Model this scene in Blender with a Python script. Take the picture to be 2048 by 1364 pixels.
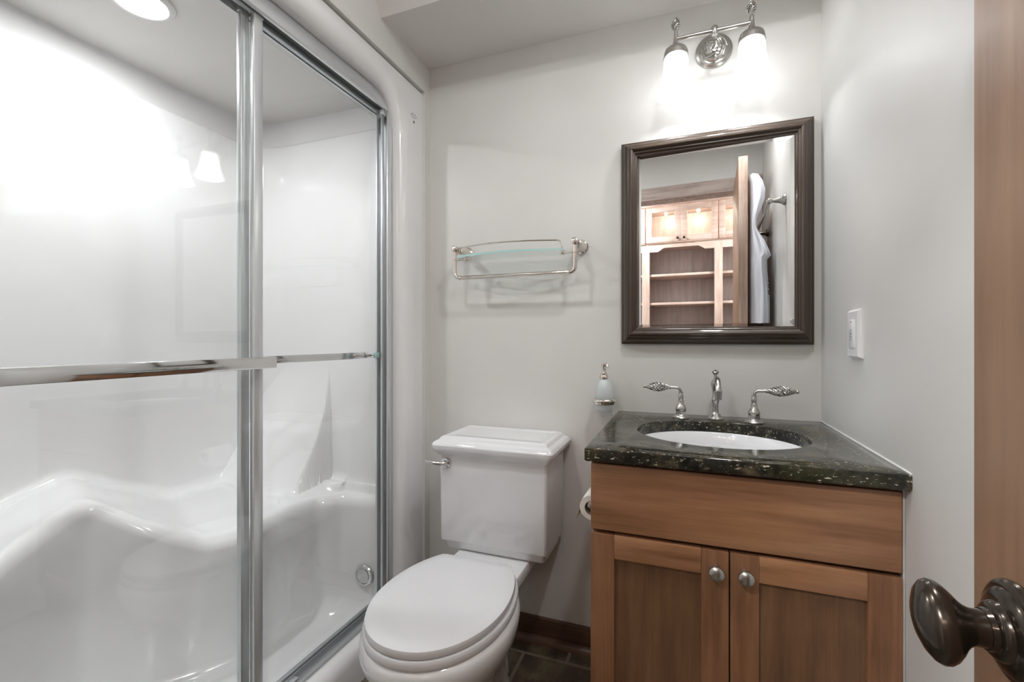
import bpy, bmesh, math, random
from mathutils import Vector, Matrix
random.seed(7)
sc = bpy.context.scene
for o in list(bpy.data.objects):
    bpy.data.objects.remove(o)
COL = sc.collection
PI = math.pi
V = Vector
# ------------------------------------------------------------------ camera
FPX, HOR, YAW = 907.5, 679.5, math.radians(20.6)
cam = bpy.data.cameras.new('camera')
cam.sensor_width = 36
cam.lens = FPX / 2048 * 36
cam.shift_y = -(682 - HOR) / 2048
cam.clip_start = 0.02
cam_o = bpy.data.objects.new('camera', cam)
COL.objects.link(cam_o)
cam_o.location = (0, 0, 1.10)
cam_o.rotation_euler = (PI / 2, 0, YAW)
sc.camera = cam_o
# ------------------------------------------------------------------ world, light, exposure
w = bpy.data.worlds.new('world')
sc.world = w
w.use_nodes = True
w.node_tree.nodes['Background'].inputs[0].default_value = (0.9, 0.95, 1, 1)
w.node_tree.nodes['Background'].inputs[1].default_value = 0.25
sc.view_settings.view_transform = 'Standard'
sc.view_settings.look = 'None'
sc.view_settings.gamma = 1
sc.view_settings.exposure = 1.22
sc.view_settings.use_curve_mapping = False
sc.cycles.use_denoising = True
sc.cycles.max_bounces = 14
sc.cycles.diffuse_bounces = 6
sc.cycles.glossy_bounces = 6
sc.cycles.transparent_max_bounces = 24
sc.cycles.caustics_reflective = False
sc.cycles.caustics_refractive = False
sc.cycles.sample_clamp_indirect = 4


def lamp(name, kind, loc, power, size, col=(.955, .982, 1), rot=None):
    l = bpy.data.lights.new(name, kind)
    l.energy = power
    l.color = col
    if kind == 'AREA':
        l.shape = 'DISK'
        l.size = size
    else:
        l.shadow_soft_size = size
    o = bpy.data.objects.new(name, l)
    COL.objects.link(o)
    o.location = loc
    if rot:
        o.rotation_euler = rot
    return o


SHOWER_LAMP = (-1.405, .816, 2.028)
HALL_FILL_LAMPS = [(-.80, -.86, 2.435), (.80, -.86, 2.435)]  # fill lamps added beyond the doorway, out of view, to even out the light
lamp('shower_downlight_lamp', 'AREA', SHOWER_LAMP, 2.6, .06)
ROOM_FILL_LAMPS = [(-.74, .42, 2.408), (.17, .66, 2.408)]  # invented fill lamps in the bathroom ceiling, outside frame and mirror
for p, pw in zip(ROOM_FILL_LAMPS, (1.9, 2.8)):
    lamp('bathroom_fill_lamp', 'AREA', p, pw, .13)
for p in HALL_FILL_LAMPS:
    lamp('hall_fill_lamp', 'AREA', p, 15.0, .13)

# ------------------------------------------------------------------ materials


def nm(name):
    m = bpy.data.materials.new(name)
    m.use_nodes = True
    nt = m.node_tree
    b = nt.nodes['Principled BSDF']
    return m, nt, b


def lin(r, g, b):
    f = lambda c: (c / 255 / 12.92) if c / 255 <= .04045 else ((c / 255 + .055) / 1.055) ** 2.4
    return (f(r), f(g), f(b), 1)


def coords(nt, scale=(1, 1, 1)):
    tc = nt.nodes.new('ShaderNodeTexCoord')
    mp = nt.nodes.new('ShaderNodeMapping')
    mp.inputs['Scale'].default_value = scale
    nt.links.new(tc.outputs['Object'], mp.inputs[0])
    return mp.outputs[0]


def noise(nt, vec, scale, detail=4, rough=.55):
    n = nt.nodes.new('ShaderNodeTexNoise')
    n.inputs['Scale'].default_value = scale
    n.inputs['Detail'].default_value = detail
    n.inputs['Roughness'].default_value = rough
    nt.links.new(vec, n.inputs['Vector'])
    return n.outputs['Fac']


def ramp(nt, fac, stops):
    r = nt.nodes.new('ShaderNodeValToRGB')
    e = r.color_ramp.elements
    while len(e) < len(stops):
        e.new(.5)
    for el, (p, c) in zip(e, stops):
        el.position = p
        el.color = c
    nt.links.new(fac, r.inputs[0])
    return r.outputs[0]


def bump(nt, b, fac, strength, dist=.002):
    n = nt.nodes.new('ShaderNodeBump')
    n.inputs['Strength'].default_value = strength
    n.inputs['Distance'].default_value = dist
    nt.links.new(fac, n.inputs['Height'])
    nt.links.new(n.outputs[0], b.inputs['Normal'])


def plain(name, col, rough=.5, metal=0, coat=0, ior=1.5, bumpy=0, bscale=200):
    m, nt, b = nm(name)
    b.inputs['Base Color'].default_value = col
    b.inputs['Roughness'].default_value = rough
    b.inputs['Metallic'].default_value = metal
    b.inputs['Coat Weight'].default_value = coat
    b.inputs['Coat Roughness'].default_value = .05
    b.inputs['IOR'].default_value = ior
    v = coords(nt)
    f = noise(nt, v, 6, 3)
    # a faint tonal variation of the material itself
    c0 = tuple(x * .97 for x in col[:3]) + (1,)
    nt.links.new(ramp(nt, f, [(.3, c0), (.7, col)]), b.inputs['Base Color'])
    if bumpy:
        bump(nt, b, noise(nt, v, bscale, 3), bumpy)
    return m


def wood(name, c1, c2, c3, axis, rough=.4, sc_=1.0, coat=.15, knots=0):
    m, nt, b = nm(name)
    s = {'x': (1.2, 14, 14), 'y': (14, 1.2, 14), 'z': (14, 14, 1.2)}[axis]
    v = coords(nt, tuple(k * sc_ for k in s))
    n1 = noise(nt, v, 2.2, 6, .62)
    s2 = {'x': (1.5, 120, 120), 'y': (120, 1.5, 120), 'z': (120, 120, 1.5)}[axis]
    n2 = noise(nt, coords(nt, tuple(k * sc_ for k in s2)), 2.0, 3, .6)
    n3 = noise(nt, coords(nt, (2.2, 2.2, 2.2)), 2.4, 3)
    mx = nt.nodes.new('ShaderNodeMath'); mx.operation = 'MULTIPLY_ADD'
    nt.links.new(n2, mx.inputs[0]); mx.inputs[1].default_value = .22
    nt.links.new(n1, mx.inputs[2])
    my = nt.nodes.new('ShaderNodeMath'); my.operation = 'MULTIPLY_ADD'
    nt.links.new(n3, my.inputs[0]); my.inputs[1].default_value = .35 + knots
    nt.links.new(mx.outputs[0], my.inputs[2])
    a = my.outputs[0]
    k = knots * .5
    nt.links.new(ramp(nt, a, [(.52 + k, c1), (.78 + k, c2), (1.0 + k if k == 0 else 1.0, c3)]), b.inputs['Base Color'])
    b.inputs['Roughness'].default_value = rough
    b.inputs['Coat Weight'].default_value = coat
    b.inputs['Coat Roughness'].default_value = .25
    bump(nt, b, n2, .12, .0006)
    return m


def pane_mat(name, tint, base=.045, gain=1.0, rough=.0):
    """thin clear pane: what is not mirrored passes straight through"""
    m, nt, b = nm(name)
    nt.nodes.remove(b)
    out = nt.nodes['Material Output']
    tr = nt.nodes.new('ShaderNodeBsdfTransparent'); tr.inputs[0].default_value = tint
    gl = nt.nodes.new('ShaderNodeBsdfGlossy'); gl.inputs['Roughness'].default_value = rough
    gl.inputs['Color'].default_value = (1, 1, 1, 1)
    lw = nt.nodes.new('ShaderNodeLayerWeight'); lw.inputs[0].default_value = .5
    pw = nt.nodes.new('ShaderNodeMath'); pw.operation = 'POWER'; pw.inputs[1].default_value = 4.2
    nt.links.new(lw.outputs['Facing'], pw.inputs[0])
    ma = nt.nodes.new('ShaderNodeMath'); ma.operation = 'MULTIPLY_ADD'
    ma.inputs[1].default_value = gain * .9; ma.inputs[2].default_value = base
    ma.use_clamp = True
    nt.links.new(pw.outputs[0], ma.inputs[0])
    mix = nt.nodes.new('ShaderNodeMixShader')
    nt.links.new(ma.outputs[0], mix.inputs[0])
    nt.links.new(tr.outputs[0], mix.inputs[1])
    nt.links.new(gl.outputs[0], mix.inputs[2])
    nt.links.new(mix.outputs[0], out.inputs[0])
    return m


def emit(name, col, s):
    m, nt, b = nm(name)
    b.inputs['Base Color'].default_value = (.9, .9, .9, 1)
    b.inputs['Emission Color'].default_value = col
    b.inputs['Emission Strength'].default_value = s
    return m


M = {}
M['wall'] = plain('greige_wall_paint', lin(216, 215, 212), .42, bumpy=.05, bscale=160)
M['trimpaint'] = plain('pale_trim_paint', lin(214, 209, 203), .4)
M['ceil'] = plain('ceiling_paint', lin(219, 216, 212), .6, bumpy=.05)
M['acrylic'] = plain('white_acrylic', lin(236, 236, 237), .16, coat=.5)
M['china'] = plain('white_vitreous_china', lin(228, 229, 231), .08, coat=.6)
M['seat'] = plain('white_seat_plastic', lin(222, 223, 226), .22, coat=.2)
M['chrome'] = plain('chrome', lin(225, 225, 225), .07, 1)
M['polnick'] = plain('polished_nickel', lin(226, 220, 212), .08, 1)
M['nickel'] = plain('brushed_nickel', lin(190, 188, 184), .26, 1)
M['alu'] = plain('bright_aluminium', lin(216, 219, 221), .3, .62)
M['alugrey'] = plain('satin_aluminium', lin(186, 191, 193), .34, .7)
M['gasket'] = plain('dark_gasket', lin(112, 118, 118), .45)
M['bronze'] = plain('dark_bronze_knob', lin(62, 54, 46), .2, .72, coat=.3)
M['frame'] = plain('espresso_frame', lin(62, 49, 38), .34, .1, coat=.25)
M['wplastic'] = plain('white_plastic', lin(236, 236, 236), .3)
M['greyline'] = plain('grey_print', lin(120, 120, 122), .6)
M['paper'] = plain('tissue_paper', lin(232, 228, 222), .9)
M['card'] = plain('core_card', lin(170, 160, 148), .9)
M['robe'] = plain('white_terry_cloth', lin(236, 238, 246), .95, bumpy=.4, bscale=500)
M['ink'] = plain('dark_thread', lin(60, 60, 66), .9)
M['maple'] = wood('maple_stain', lin(124, 85, 56), lin(160, 115, 82), lin(176, 132, 98), 'x')
M['maplev'] = wood('maple_stain_upright', lin(102, 69, 46), lin(132, 92, 64), lin(148, 107, 77), 'z')
M['maplepanel'] = wood('maple_panel', lin(90, 64, 45), lin(116, 84, 59), lin(130, 98, 72), 'z')
M['doorwood'] = wood('alder_door', lin(116, 86, 64), lin(138, 106, 83), lin(152, 120, 95), 'z', .5, coat=.05)
M['dooredge'] = wood('door_edge_grain', lin(138, 112, 98), lin(184, 158, 142), lin(214, 194, 180), 'z', .6, .8, 0)
M['casing'] = wood('knotty_alder_casing', lin(136, 120, 113), lin(188, 172, 164), lin(210, 196, 188), 'x', .55, .8, 0)
M['casingv'] = wood('knotty_alder_casing_upright', lin(136, 120, 113), lin(188, 172, 164), lin(210, 196, 188), 'z', .55, .8, 0)
M['shelfwood'] = wood('bookcase_maple', lin(160, 134, 122), lin(186, 163, 151), lin(200, 180, 170), 'x', .4)
M['shelfwoodv'] = wood('bookcase_maple_upright', lin(160, 134, 122), lin(186, 163, 151), lin(200, 180, 170), 'z', .4)
M['caseback'] = wood('bookcase_back', lin(160, 150, 148), lin(184, 174, 170), lin(200, 190, 186), 'z', .35)
M['basewood'] = wood('dark_baseboard', lin(62, 42, 31), lin(86, 60, 44), lin(100, 74, 56), 'x', .45)
M['glass'] = pane_mat('clear_shower_glass', (.972, .978, .976, 1), .05, 1.0)
M['bookglass'] = pane_mat('cabinet_glass', (.97, .96, .93, 1), .03, .7)
M['shelfglass'] = pane_mat('shelf_glass', (.93, .965, .955, 1), .05, .9)
M['glassedge'] = plain('green_glass_edge', lin(168, 205, 200), .12, coat=.5)
M['mirror'] = plain('mirror_silver', (.93, .93, .93, 1), .0, 1)
M['lens'] = emit('lamp_lens', (1, .97, .93, 1), 22)
M['puck'] = emit('puck_lens', (1, .9, .75, 1), 18)


def granite():
    m, nt, b = nm('dark_green_granite')
    v = coords(nt)
    n = noise(nt, v, 26, 6, .7)
    n2 = noise(nt, v, 9, 4, .6)
    base = ramp(nt, n, [(.35, lin(18, 19, 17)), (.52, lin(44, 43, 37)), (.64, lin(82, 74, 58)), (.78, lin(120, 106, 82))])
    patch = ramp(nt, n2, [(.5, (0, 0, 0, 1)), (.68, lin(62, 60, 34))])
    fl = ramp(nt, noise(nt, coords(nt, (.55, 1.5, 1.2)), 190, 2, .6), [(.63, (0, 0, 0, 1)), (.69, (1, 1, 1, 1))])
    n3 = noise(nt, v, 40, 2)
    gate = ramp(nt, n3, [(.42, (.15, .15, .15, 1)), (.56, (1, 1, 1, 1))])
    mul = nt.nodes.new('ShaderNodeMixRGB'); mul.blend_type = 'MULTIPLY'; mul.inputs[0].default_value = 1
    nt.links.new(fl, mul.inputs[1]); nt.links.new(gate, mul.inputs[2])
    a1 = nt.nodes.new('ShaderNodeMixRGB'); a1.blend_type = 'ADD'; a1.inputs[0].default_value = .5
    nt.links.new(base, a1.inputs[1]); nt.links.new(patch, a1.inputs[2])
    a2 = nt.nodes.new('ShaderNodeMixRGB'); a2.blend_type = 'MIX'
    nt.links.new(mul.outputs[0], a2.inputs[0]); nt.links.new(a1.outputs[0], a2.inputs[1])
    a2.inputs[2].default_value = lin(214, 204, 182)
    nt.links.new(a2.outputs[0], b.inputs['Base Color'])
    b.inputs['Roughness'].default_value = .09
    b.inputs['IOR'].default_value = 1.4
    return m


def slate():
    m, nt, b = nm('slate_tile_floor')
    v = coords(nt)
    br = nt.nodes.new('ShaderNodeTexBrick')
    br.offset = .5
    br.inputs['Scale'].default_value = 1
    br.inputs['Mortar Size'].default_value = .006
    br.inputs['Brick Width'].default_value = .305
    br.inputs['Row Height'].default_value = .305
    nt.links.new(v, br.inputs['Vector'])
    n = noise(nt, v, 11, 7, .68)
    n2 = noise(nt, v, 3.2, 4)
    c = ramp(nt, n, [(.3, lin(52, 42, 34)), (.48, lin(84, 72, 58)), (.6, lin(104, 96, 74)), (.75, lin(136, 116, 96))])
    br.inputs['Mortar'].default_value = lin(122, 112, 100)
    mx = nt.nodes.new('ShaderNodeMixRGB')
    nt.links.new(br.outputs['Fac'], mx.inputs[0])
    nt.links.new(c, mx.inputs[1])
    mx.inputs[2].default_value = lin(122, 112, 100)
    nt.links.new(mx.outputs[0], b.inputs['Base Color'])
    b.inputs['Roughness'].default_value = .45
    bump(nt, b, n, .5, .004)
    return m


def frosted(name, col, trans=.35, emis=0, rough=.4):
    m, nt, b = nm(name)
    nt.nodes.remove(b)
    out = nt.nodes['Material Output']
    tl = nt.nodes.new('ShaderNodeBsdfTranslucent'); tl.inputs[0].default_value = col
    df = nt.nodes.new('ShaderNodeBsdfDiffuse'); df.inputs[0].default_value = col
    tr = nt.nodes.new('ShaderNodeBsdfTransparent')
    gl = nt.nodes.new('ShaderNodeBsdfGlossy'); gl.inputs['Roughness'].default_value = rough
    m1 = nt.nodes.new('ShaderNodeMixShader'); m1.inputs[0].default_value = .45
    nt.links.new(tl.outputs[0], m1.inputs[1]); nt.links.new(df.outputs[0], m1.inputs[2])
    m2 = nt.nodes.new('ShaderNodeMixShader'); m2.inputs[0].default_value = trans
    nt.links.new(m1.outputs[0], m2.inputs[1]); nt.links.new(tr.outputs[0], m2.inputs[2])
    m3 = nt.nodes.new('ShaderNodeMixShader'); m3.inputs[0].default_value = .08
    nt.links.new(m2.outputs[0], m3.inputs[1]); nt.links.new(gl.outputs[0], m3.inputs[2])
    last = m3
    if emis:
        em = nt.nodes.new('ShaderNodeEmission'); em.inputs[0].default_value = (1, .985, .96, 1)
        em.inputs[1].default_value = emis
        ad = nt.nodes.new('ShaderNodeAddShader')
        nt.links.new(m3.outputs[0], ad.inputs[0]); nt.links.new(em.outputs[0], ad.inputs[1])
        last = ad
    nt.links.new(last.outputs[0], out.inputs[0])
    return m


M['granite'] = granite()
M['slate'] = slate()
M['frost'] = frosted('frosted_bottle_glass', (.86, .9, .9, 1), .18, 0)
M['bell'] = frosted('lit_frosted_shade_glass', (.9, .9, .9, 1), .10, .22)
M['bulb'] = emit('lit_bulb', (1, .97, .92, 1), 12)

# ------------------------------------------------------------------ mesh helpers


def axis_frame(d):
    d = V(d).normalized()
    up = V((0, 0, 1)) if abs(d.z) < .9 else V((1, 0, 0))
    a = up.cross(d).normalized()
    return a, d.cross(a).normalized(), d


class MB:
    def __init__(s):
        s.bm = bmesh.new()

    def box(s, x0, x1, y0, y1, z0, z1, bev=0, seg=2):
        t = bmesh.new()
        vs = [t.verts.new((x, y, z)) for x in (x0, x1) for y in (y0, y1) for z in (z0, z1)]
        for f in ((0, 1, 3, 2), (4, 6, 7, 5), (0, 4, 5, 1), (2, 3, 7, 6), (0, 2, 6, 4), (1, 5, 7, 3)):
            t.faces.new([vs[i] for i in f])
        if bev:
            bmesh.ops.bevel(t, geom=list(t.edges), offset=bev, segments=seg, profile=.5, affect='EDGES')
        s.add(t)
        return s

    def add(s, t):
        me = bpy.data.meshes.new('t')
        t.to_mesh(me)
        t.free()
        s.bm.from_mesh(me)
        bpy.data.meshes.remove(me)

    def rings(s, rings, close=True, cap0=True, cap1=True):
        b = s.bm
        R = [[b.verts.new(p) for p in r] for r in rings]
        for a, c in zip(R[:-1], R[1:]):
            n = len(a)
            for i in range(n if close else n - 1):
                j = (i + 1) % n
                try:
                    b.faces.new((a[i], a[j], c[j], c[i]))
                except ValueError:
                    pass
        if close and cap0:
            b.faces.new(R[0][::-1])
        if close and cap1:
            b.faces.new(R[-1])
        return s

    def lathe(s, prof, c, d=(0, 0, 1), n=32, cap=True, mod=None):
        a, bb, dd = axis_frame(d)
        c = V(c)
        rs = []
        for r, z in prof:
            r = max(r, 1e-5)
            ring = []
            for i in range(n):
                t = 2 * PI * i / n
                rr = r * (mod(t, z) if mod else 1)
                ring.append(c + dd * z + a * (rr * math.cos(t)) + bb * (rr * math.sin(t)))
            rs.append(ring)
        return s.rings(rs, True, cap, cap)

    def tube(s, pts, r, n=12, cap=True):
        pts = [V(p) for p in pts]
        m = len(pts)
        rad = r if isinstance(r, (list, tuple)) else [r] * m
        a = None
        rs = []
        for i, p in enumerate(pts):
            d = (pts[min(i + 1, m - 1)] - pts[max(i - 1, 0)]).normalized()
            if a is None:
                a = axis_frame(d)[0]
            a = (a - d * a.dot(d)).normalized()
            b2 = d.cross(a)
            rs.append([p + a * (rad[i] * math.cos(2 * PI * k / n)) + b2 * (rad[i] * math.sin(2 * PI * k / n)) for k in range(n)])
        return s.rings(rs, True, cap, cap)

    def prism(s, poly, d0, d1, axis='z', bev=0):
        t = bmesh.new()
        def P(p, v):
            return {'z': (p[0], p[1], v), 'y': (p[0], v, p[1]), 'x': (v, p[0], p[1])}[axis]
        A = [t.verts.new(P(p, d0)) for p in poly]
        B = [t.verts.new(P(p, d1)) for p in poly]
        n = len(poly)
        t.faces.new(A[::-1]); t.faces.new(B)
        for i in range(n):
            t.faces.new((A[i], A[(i + 1) % n], B[(i + 1) % n], B[i]))
        bmesh.ops.recalc_face_normals(t, faces=list(t.faces))
        if bev:
            bmesh.ops.bevel(t, geom=list(t.edges), offset=bev, segments=2, profile=.5, affect='EDGES')
        s.add(t)
        return s

    def sphere(s, c, rx, ry=None, rz=None, n=20):
        ry = ry or rx; rz = rz or rx
        t = bmesh.new()
        bmesh.ops.create_uvsphere(t, u_segments=n, v_segments=n // 2 + 2, radius=1)
        for v in t.verts:
            v.co = V((v.co.x * rx + c[0], v.co.y * ry + c[1], v.co.z * rz + c[2]))
        s.add(t)
        return s

    def cage(s, p0, p1, rmin, rmax, wires=6, turns=1.1, wr=.0018, n=26):
        p0 = V(p0); p1 = V(p1)
        a, b2, d = axis_frame(p1 - p0)
        L = (p1 - p0).length
        for k in range(wires):
            pts = []
            for i in range(n + 1):
                t = i / n
                r = rmin + (rmax - rmin) * math.sin(PI * t) ** 1.3
                th = 2 * PI * (k / wires + turns * t)
                pts.append(p0 + d * (L * t) + a * (r * math.cos(th)) + b2 * (r * math.sin(th)))
            s.tube(pts, wr, 7)
        return s

    def build(s, name, mat, parent=None, ang=38, recalc=True):
        b = s.bm
        if recalc:
            bmesh.ops.recalc_face_normals(b, faces=list(b.faces))
        me = bpy.data.meshes.new(name)
        if parent is None:
            xs = [v.co.x for v in b.verts]; ys = [v.co.y for v in b.verts]; zs = [v.co.z for v in b.verts]
            o0 = V(((min(xs) + max(xs)) / 2, (min(ys) + max(ys)) / 2, min(zs)))
            for v in b.verts:
                v.co -= o0
        b.to_mesh(me)
        b.free()
        me.shade_smooth()
        me.set_sharp_from_angle(angle=math.radians(ang))
        me.materials.append(M[mat] if isinstance(mat, str) else mat)
        o = bpy.data.objects.new(name, me)
        COL.objects.link(o)
        if parent is None:
            o.location = o0
        else:
            o.parent = parent
            wl = V((0, 0, 0)); q = parent
            while q:
                wl = wl + (q.location if q.parent is None else V((0, 0, 0)))
                q = q.parent
            o.matrix_parent_inverse = Matrix.Translation(-wl)
            if parent.parent is not None:
                o.matrix_parent_inverse = Matrix.Identity(4)
                # grandchildren share the coordinates of their part
        return o


def empty(name, loc, label, cat, group=None, kind=None):
    o = bpy.data.objects.new(name, None)
    COL.objects.link(o)
    o.location = loc
    o.empty_display_size = .05
    return tag(o, label, cat, group, kind)


def tag(o, label, cat=None, group=None, kind=None):
    o['label'] = label
    if cat: o['category'] = cat
    if group: o['group'] = group
    if kind: o['kind'] = kind
    return o


def struct(name, mb, mat, label, cat):
    return tag(mb.build(name, mat), label, cat, kind='structure')


def arc(c, r, a0, a1, n, f):
    return [f(c[0] + r * math.cos(a0 + (a1 - a0) * i / n), c[1] + r * math.sin(a0 + (a1 - a0) * i / n)) for i in range(n + 1)]


# ================================================================== the room shell
D = 1.60          # back wall
XR = .389         # right wall
XL = -.957        # left wall (face of the plaster round the shower)
YF = -.235        # wall behind the camera, with the doorway
ZB = 2.19         # underside of the dropped bulkhead
ZC = 2.42         # main ceiling
struct('floor', MB().box(-1.9, .55, -1.75, 1.72, -.08, 0), 'slate', 'dark brown slate tile floor with pale grout lines', 'floor')
struct('wall_back', MB().box(-.97, .50, D, D + .1, 0, ZC), 'wall', 'greige painted back wall behind toilet and vanity', 'wall')
struct('wall_right', MB().box(XR, XR + .1, YF - .1, D, 0, ZC), 'wall', 'greige painted wall right of the vanity', 'wall')
wl = MB()
wl.box(XL - .08, XL, -.075, D, 2.083, ZC)             # above the shower
wl.box(XL - .045, XL, 1.563, D, 0, 2.083)             # strip right of the shower flange
wl.box(XL - .08, XL, YF - .1, -.075, 0, ZC)
struct('wall_left', wl, 'wall', 'pale painted wall above and around the shower opening', 'wall')
bk = MB().prism([(1.283, ZB), (D, ZB), (D, ZC), (1.10, ZC)], XL, XR, 'x')
struct('ceiling_bulkhead', bk, 'ceil', 'dropped ceiling bulkhead with sloped front above the back wall', 'bulkhead')
struct('ceiling', MB().box(-1.1, .50, YF - .1, D, ZC, ZC + .06), 'ceil', 'flat painted main ceiling seen through the shower glass reflection', 'ceiling')
wf = MB()
DX0, DX1, DZ = -.56, .285, 2.09
wf.box(-1.9, DX0 - .02, YF - .1, YF, 0, ZC)
wf.box(DX1 + .02, XR, YF - .1, YF, 0, ZC)
wf.box(DX0 - .02, DX1 + .02, YF - .1, YF, DZ + .02, ZC)
struct('wall_front', wf, 'wall', 'greige wall over the doorway seen in the mirror', 'wall')
tr = MB()
tr.box(DX0 - .095, XR - .002, YF, YF + .02, DZ, DZ + .09, .003)
struct('trim_1', tr, 'casing', 'wide knotty wood casing across the doorway top in the mirror', 'door casing')
tr = MB()
tr.box(DX1 + .005, XR - .002, YF, YF + .02, 0, DZ - .001, .003)
tr.box(DX0 - .095, DX0 - .005, YF, YF + .02, 0, DZ - .001, .003)
struct('trim_2', tr, 'casingv', 'upright knotty wood casings either side of the doorway', 'door casing')
tr = MB()
tr.box(DX0 - .02, DX0, YF - .1, YF, 0, DZ); tr.box(DX1, DX1 + .02, YF - .1, YF, 0, DZ)
tr.box(DX0, DX1, YF - .1, YF, DZ, DZ + .02)
struct('trim_3', tr, 'casingv', 'wooden jamb lining the doorway behind the open door', 'door jamb')
bb = MB().box(-.95, -.202, D - .016, D, 0.0, .085, .003)
bb.prism([(D - .016, 0), (D - .036, 0), (D - .034, .012), (D - .026, .020), (D - .016, .022)], -.95, -.202, 'x')
struct('baseboard_back', bb, 'basewood', 'dark stained wooden baseboard along the back wall beside the vanity', 'baseboard')
# room beyond the doorway
struct('wall_hall_left', MB().box(-1.9, -1.82, -1.75, YF - .1, 0, 2.45), 'wall', 'wall at the left end of the room beyond the doorway', 'wall')
struct('wall_hall_right', MB().box(1.2, 1.28, -1.75, YF - .1, 0, 2.45), 'wall', 'wall at the right end of the room beyond the doorway', 'wall')
struct('wall_hall_back', MB().box(-1.9, 1.28, -1.75, -1.67, 0, 2.45), 'wall', 'wall behind the built in bookcase', 'wall')
struct('wall_hall_front', MB().box(XR + .1, 1.28, YF - .1, YF - .02, 0, 2.45), 'wall', 'wall of the room beyond the doorway next to the bathroom', 'wall')
struct('ceiling_hall', MB().box(-1.9, 1.28, -1.75, YF - .1, 2.45, 2.5), 'ceil', 'ceiling of the room beyond the doorway', 'ceiling')
struct('floor_hall', MB().box(.55, 1.28, -1.75, YF - .02, -.08, 0), 'slate', 'floor of the room beyond the doorway', 'floor')


def downlight(loc, label, grp=None):
    e = empty('recessed_downlight', loc, label, 'ceiling light', grp)
    x, y, z = loc
    MB().lathe([(.062, 0), (.075, 0), (.078, -.004), (.074, -.008), (.062, -.010), (.060, -.004)], loc, n=40, cap=False).build('trim_ring', 'wplastic', e)
    MB().lathe([(.0595, -.001), (.0595, -.003)], loc, n=40).build('lens', 'lens', e)
    return e


for i, p in enumerate(ROOM_FILL_LAMPS):  # fixture bodies for the added bathroom fill lamps
    downlight((p[0], p[1], ZC), 'added round fill downlight, out of view in the bathroom ceiling, ' + ('on the shower side' if i == 0 else 'on the vanity side'))
for i, p in enumerate(HALL_FILL_LAMPS):  # fixture bodies for the added fill lamps beyond the doorway
    downlight((p[0], p[1], 2.45), 'added round fill downlight, out of view in front of the bookcase, ' + ('left' if i == 0 else 'right') + ' one when facing the bathroom')
downlight((-1.405, .816, 2.04), 'bright round recessed downlight in the ceiling over the shower')

# ================================================================== shower
ZS = 2.04
struct('ceiling_shower', MB().box(-1.86, -1.05, -.06, 1.56, ZS + .001, ZS + .06), 'ceil', 'painted ceiling over the shower stall', 'ceiling')


def lerp(a, b, t):
    return a + (b - a) * t


def sstep(a, b, x):
    t = min(1, max(0, (x - a) / (b - a)))
    return t * t * (3 - 2 * t)


# ledge keys along the wall: wall point, front edge of the moulded ledge, heights at wall and edge
half = [((-1.02, 1.47), (-1.02, 1.422), .533, .500),
        ((-1.12, 1.47), (-1.12, 1.415), .534, .502),
        ((-1.225, 1.47), (-1.225, 1.400), .537, .505),
        ((-1.32, 1.47), (-1.295, 1.340), .540, .506),
        ((-1.45, 1.47), (-1.305, 1.260), .540, .506),
        ((-1.60, 1.47), (-1.300, 1.180), .540, .506),
        ((-1.69, 1.45), (-1.296, 1.130), .540, .505),
        ((-1.73, 1.37), (-1.294, 1.080), .540, .504),
        ((-1.73, 1.22), (-1.298, 1.020), .540, .503),
        ((-1.73, 1.08), (-1.332, .950), .546, .506),
        ((-1.73, .945), (-1.420, .835), .615, .585),
        ((-1.73, .80), (-1.535, .752), .694, .668)]
other = [((-1.73, .66), (-1.430, .560), .645, .622),
         ((-1.73, .47), (-1.335, .430), .580, .555),
         ((-1.73, .30), (-1.300, .36), .545, .51)]
mirr = [((wx, 1.50 - wy), (ix, 1.50 - iy), a, b) for (wx, wy), (ix, iy), a, b in half[:8]][::-1]
keys = half + other + mirr
# dense sampling
cols = []
NSUB = 14
for i in range(len(keys) - 1):
    for k in range(NSUB):
        t = k / NSUB
        (w0, i0, a0, b0), (w1, i1, a1, b1) = keys[i], keys[i + 1]
        cols.append([lerp(w0[0], w1[0], t), lerp(w0[1], w1[1], t), lerp(i0[0], i1[0], t), lerp(i0[1], i1[1], t), lerp(a0, a1, t), lerp(b0, b1, t)])
k = keys[-1]
cols.append([k[0][0], k[0][1], k[1][0], k[1][1], k[2], k[3]])
for it in range(9):
    c2 = [c[:] for c in cols]
    for i in range(1, len(cols) - 1):
        for j in range(6):
            c2[i][j] = .25 * cols[i - 1][j] + .5 * cols[i][j] + .25 * cols[i + 1][j]
    cols = c2


def back_rest(x, y):
    """height of the moulded sloping back above the end seats, 0 where there is none"""
    best = 0
    for d in (1.47 - y, y - .03):
        if -.001 <= d < .23 and x < -1.28:
            D_ = lerp(.225, .15, sstep(-1.62, -1.34, x))
            hgt = .515 + .48 * max(0, 1 - (max(d, 0) / D_) ** .62) ** 1.15
            edge = -1.322 - .03 * sstep(.0, .14, d)
            m = 1 - sstep(edge - .028, edge + .022, x)
            best = max(best, hgt * m)
    return best


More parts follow.
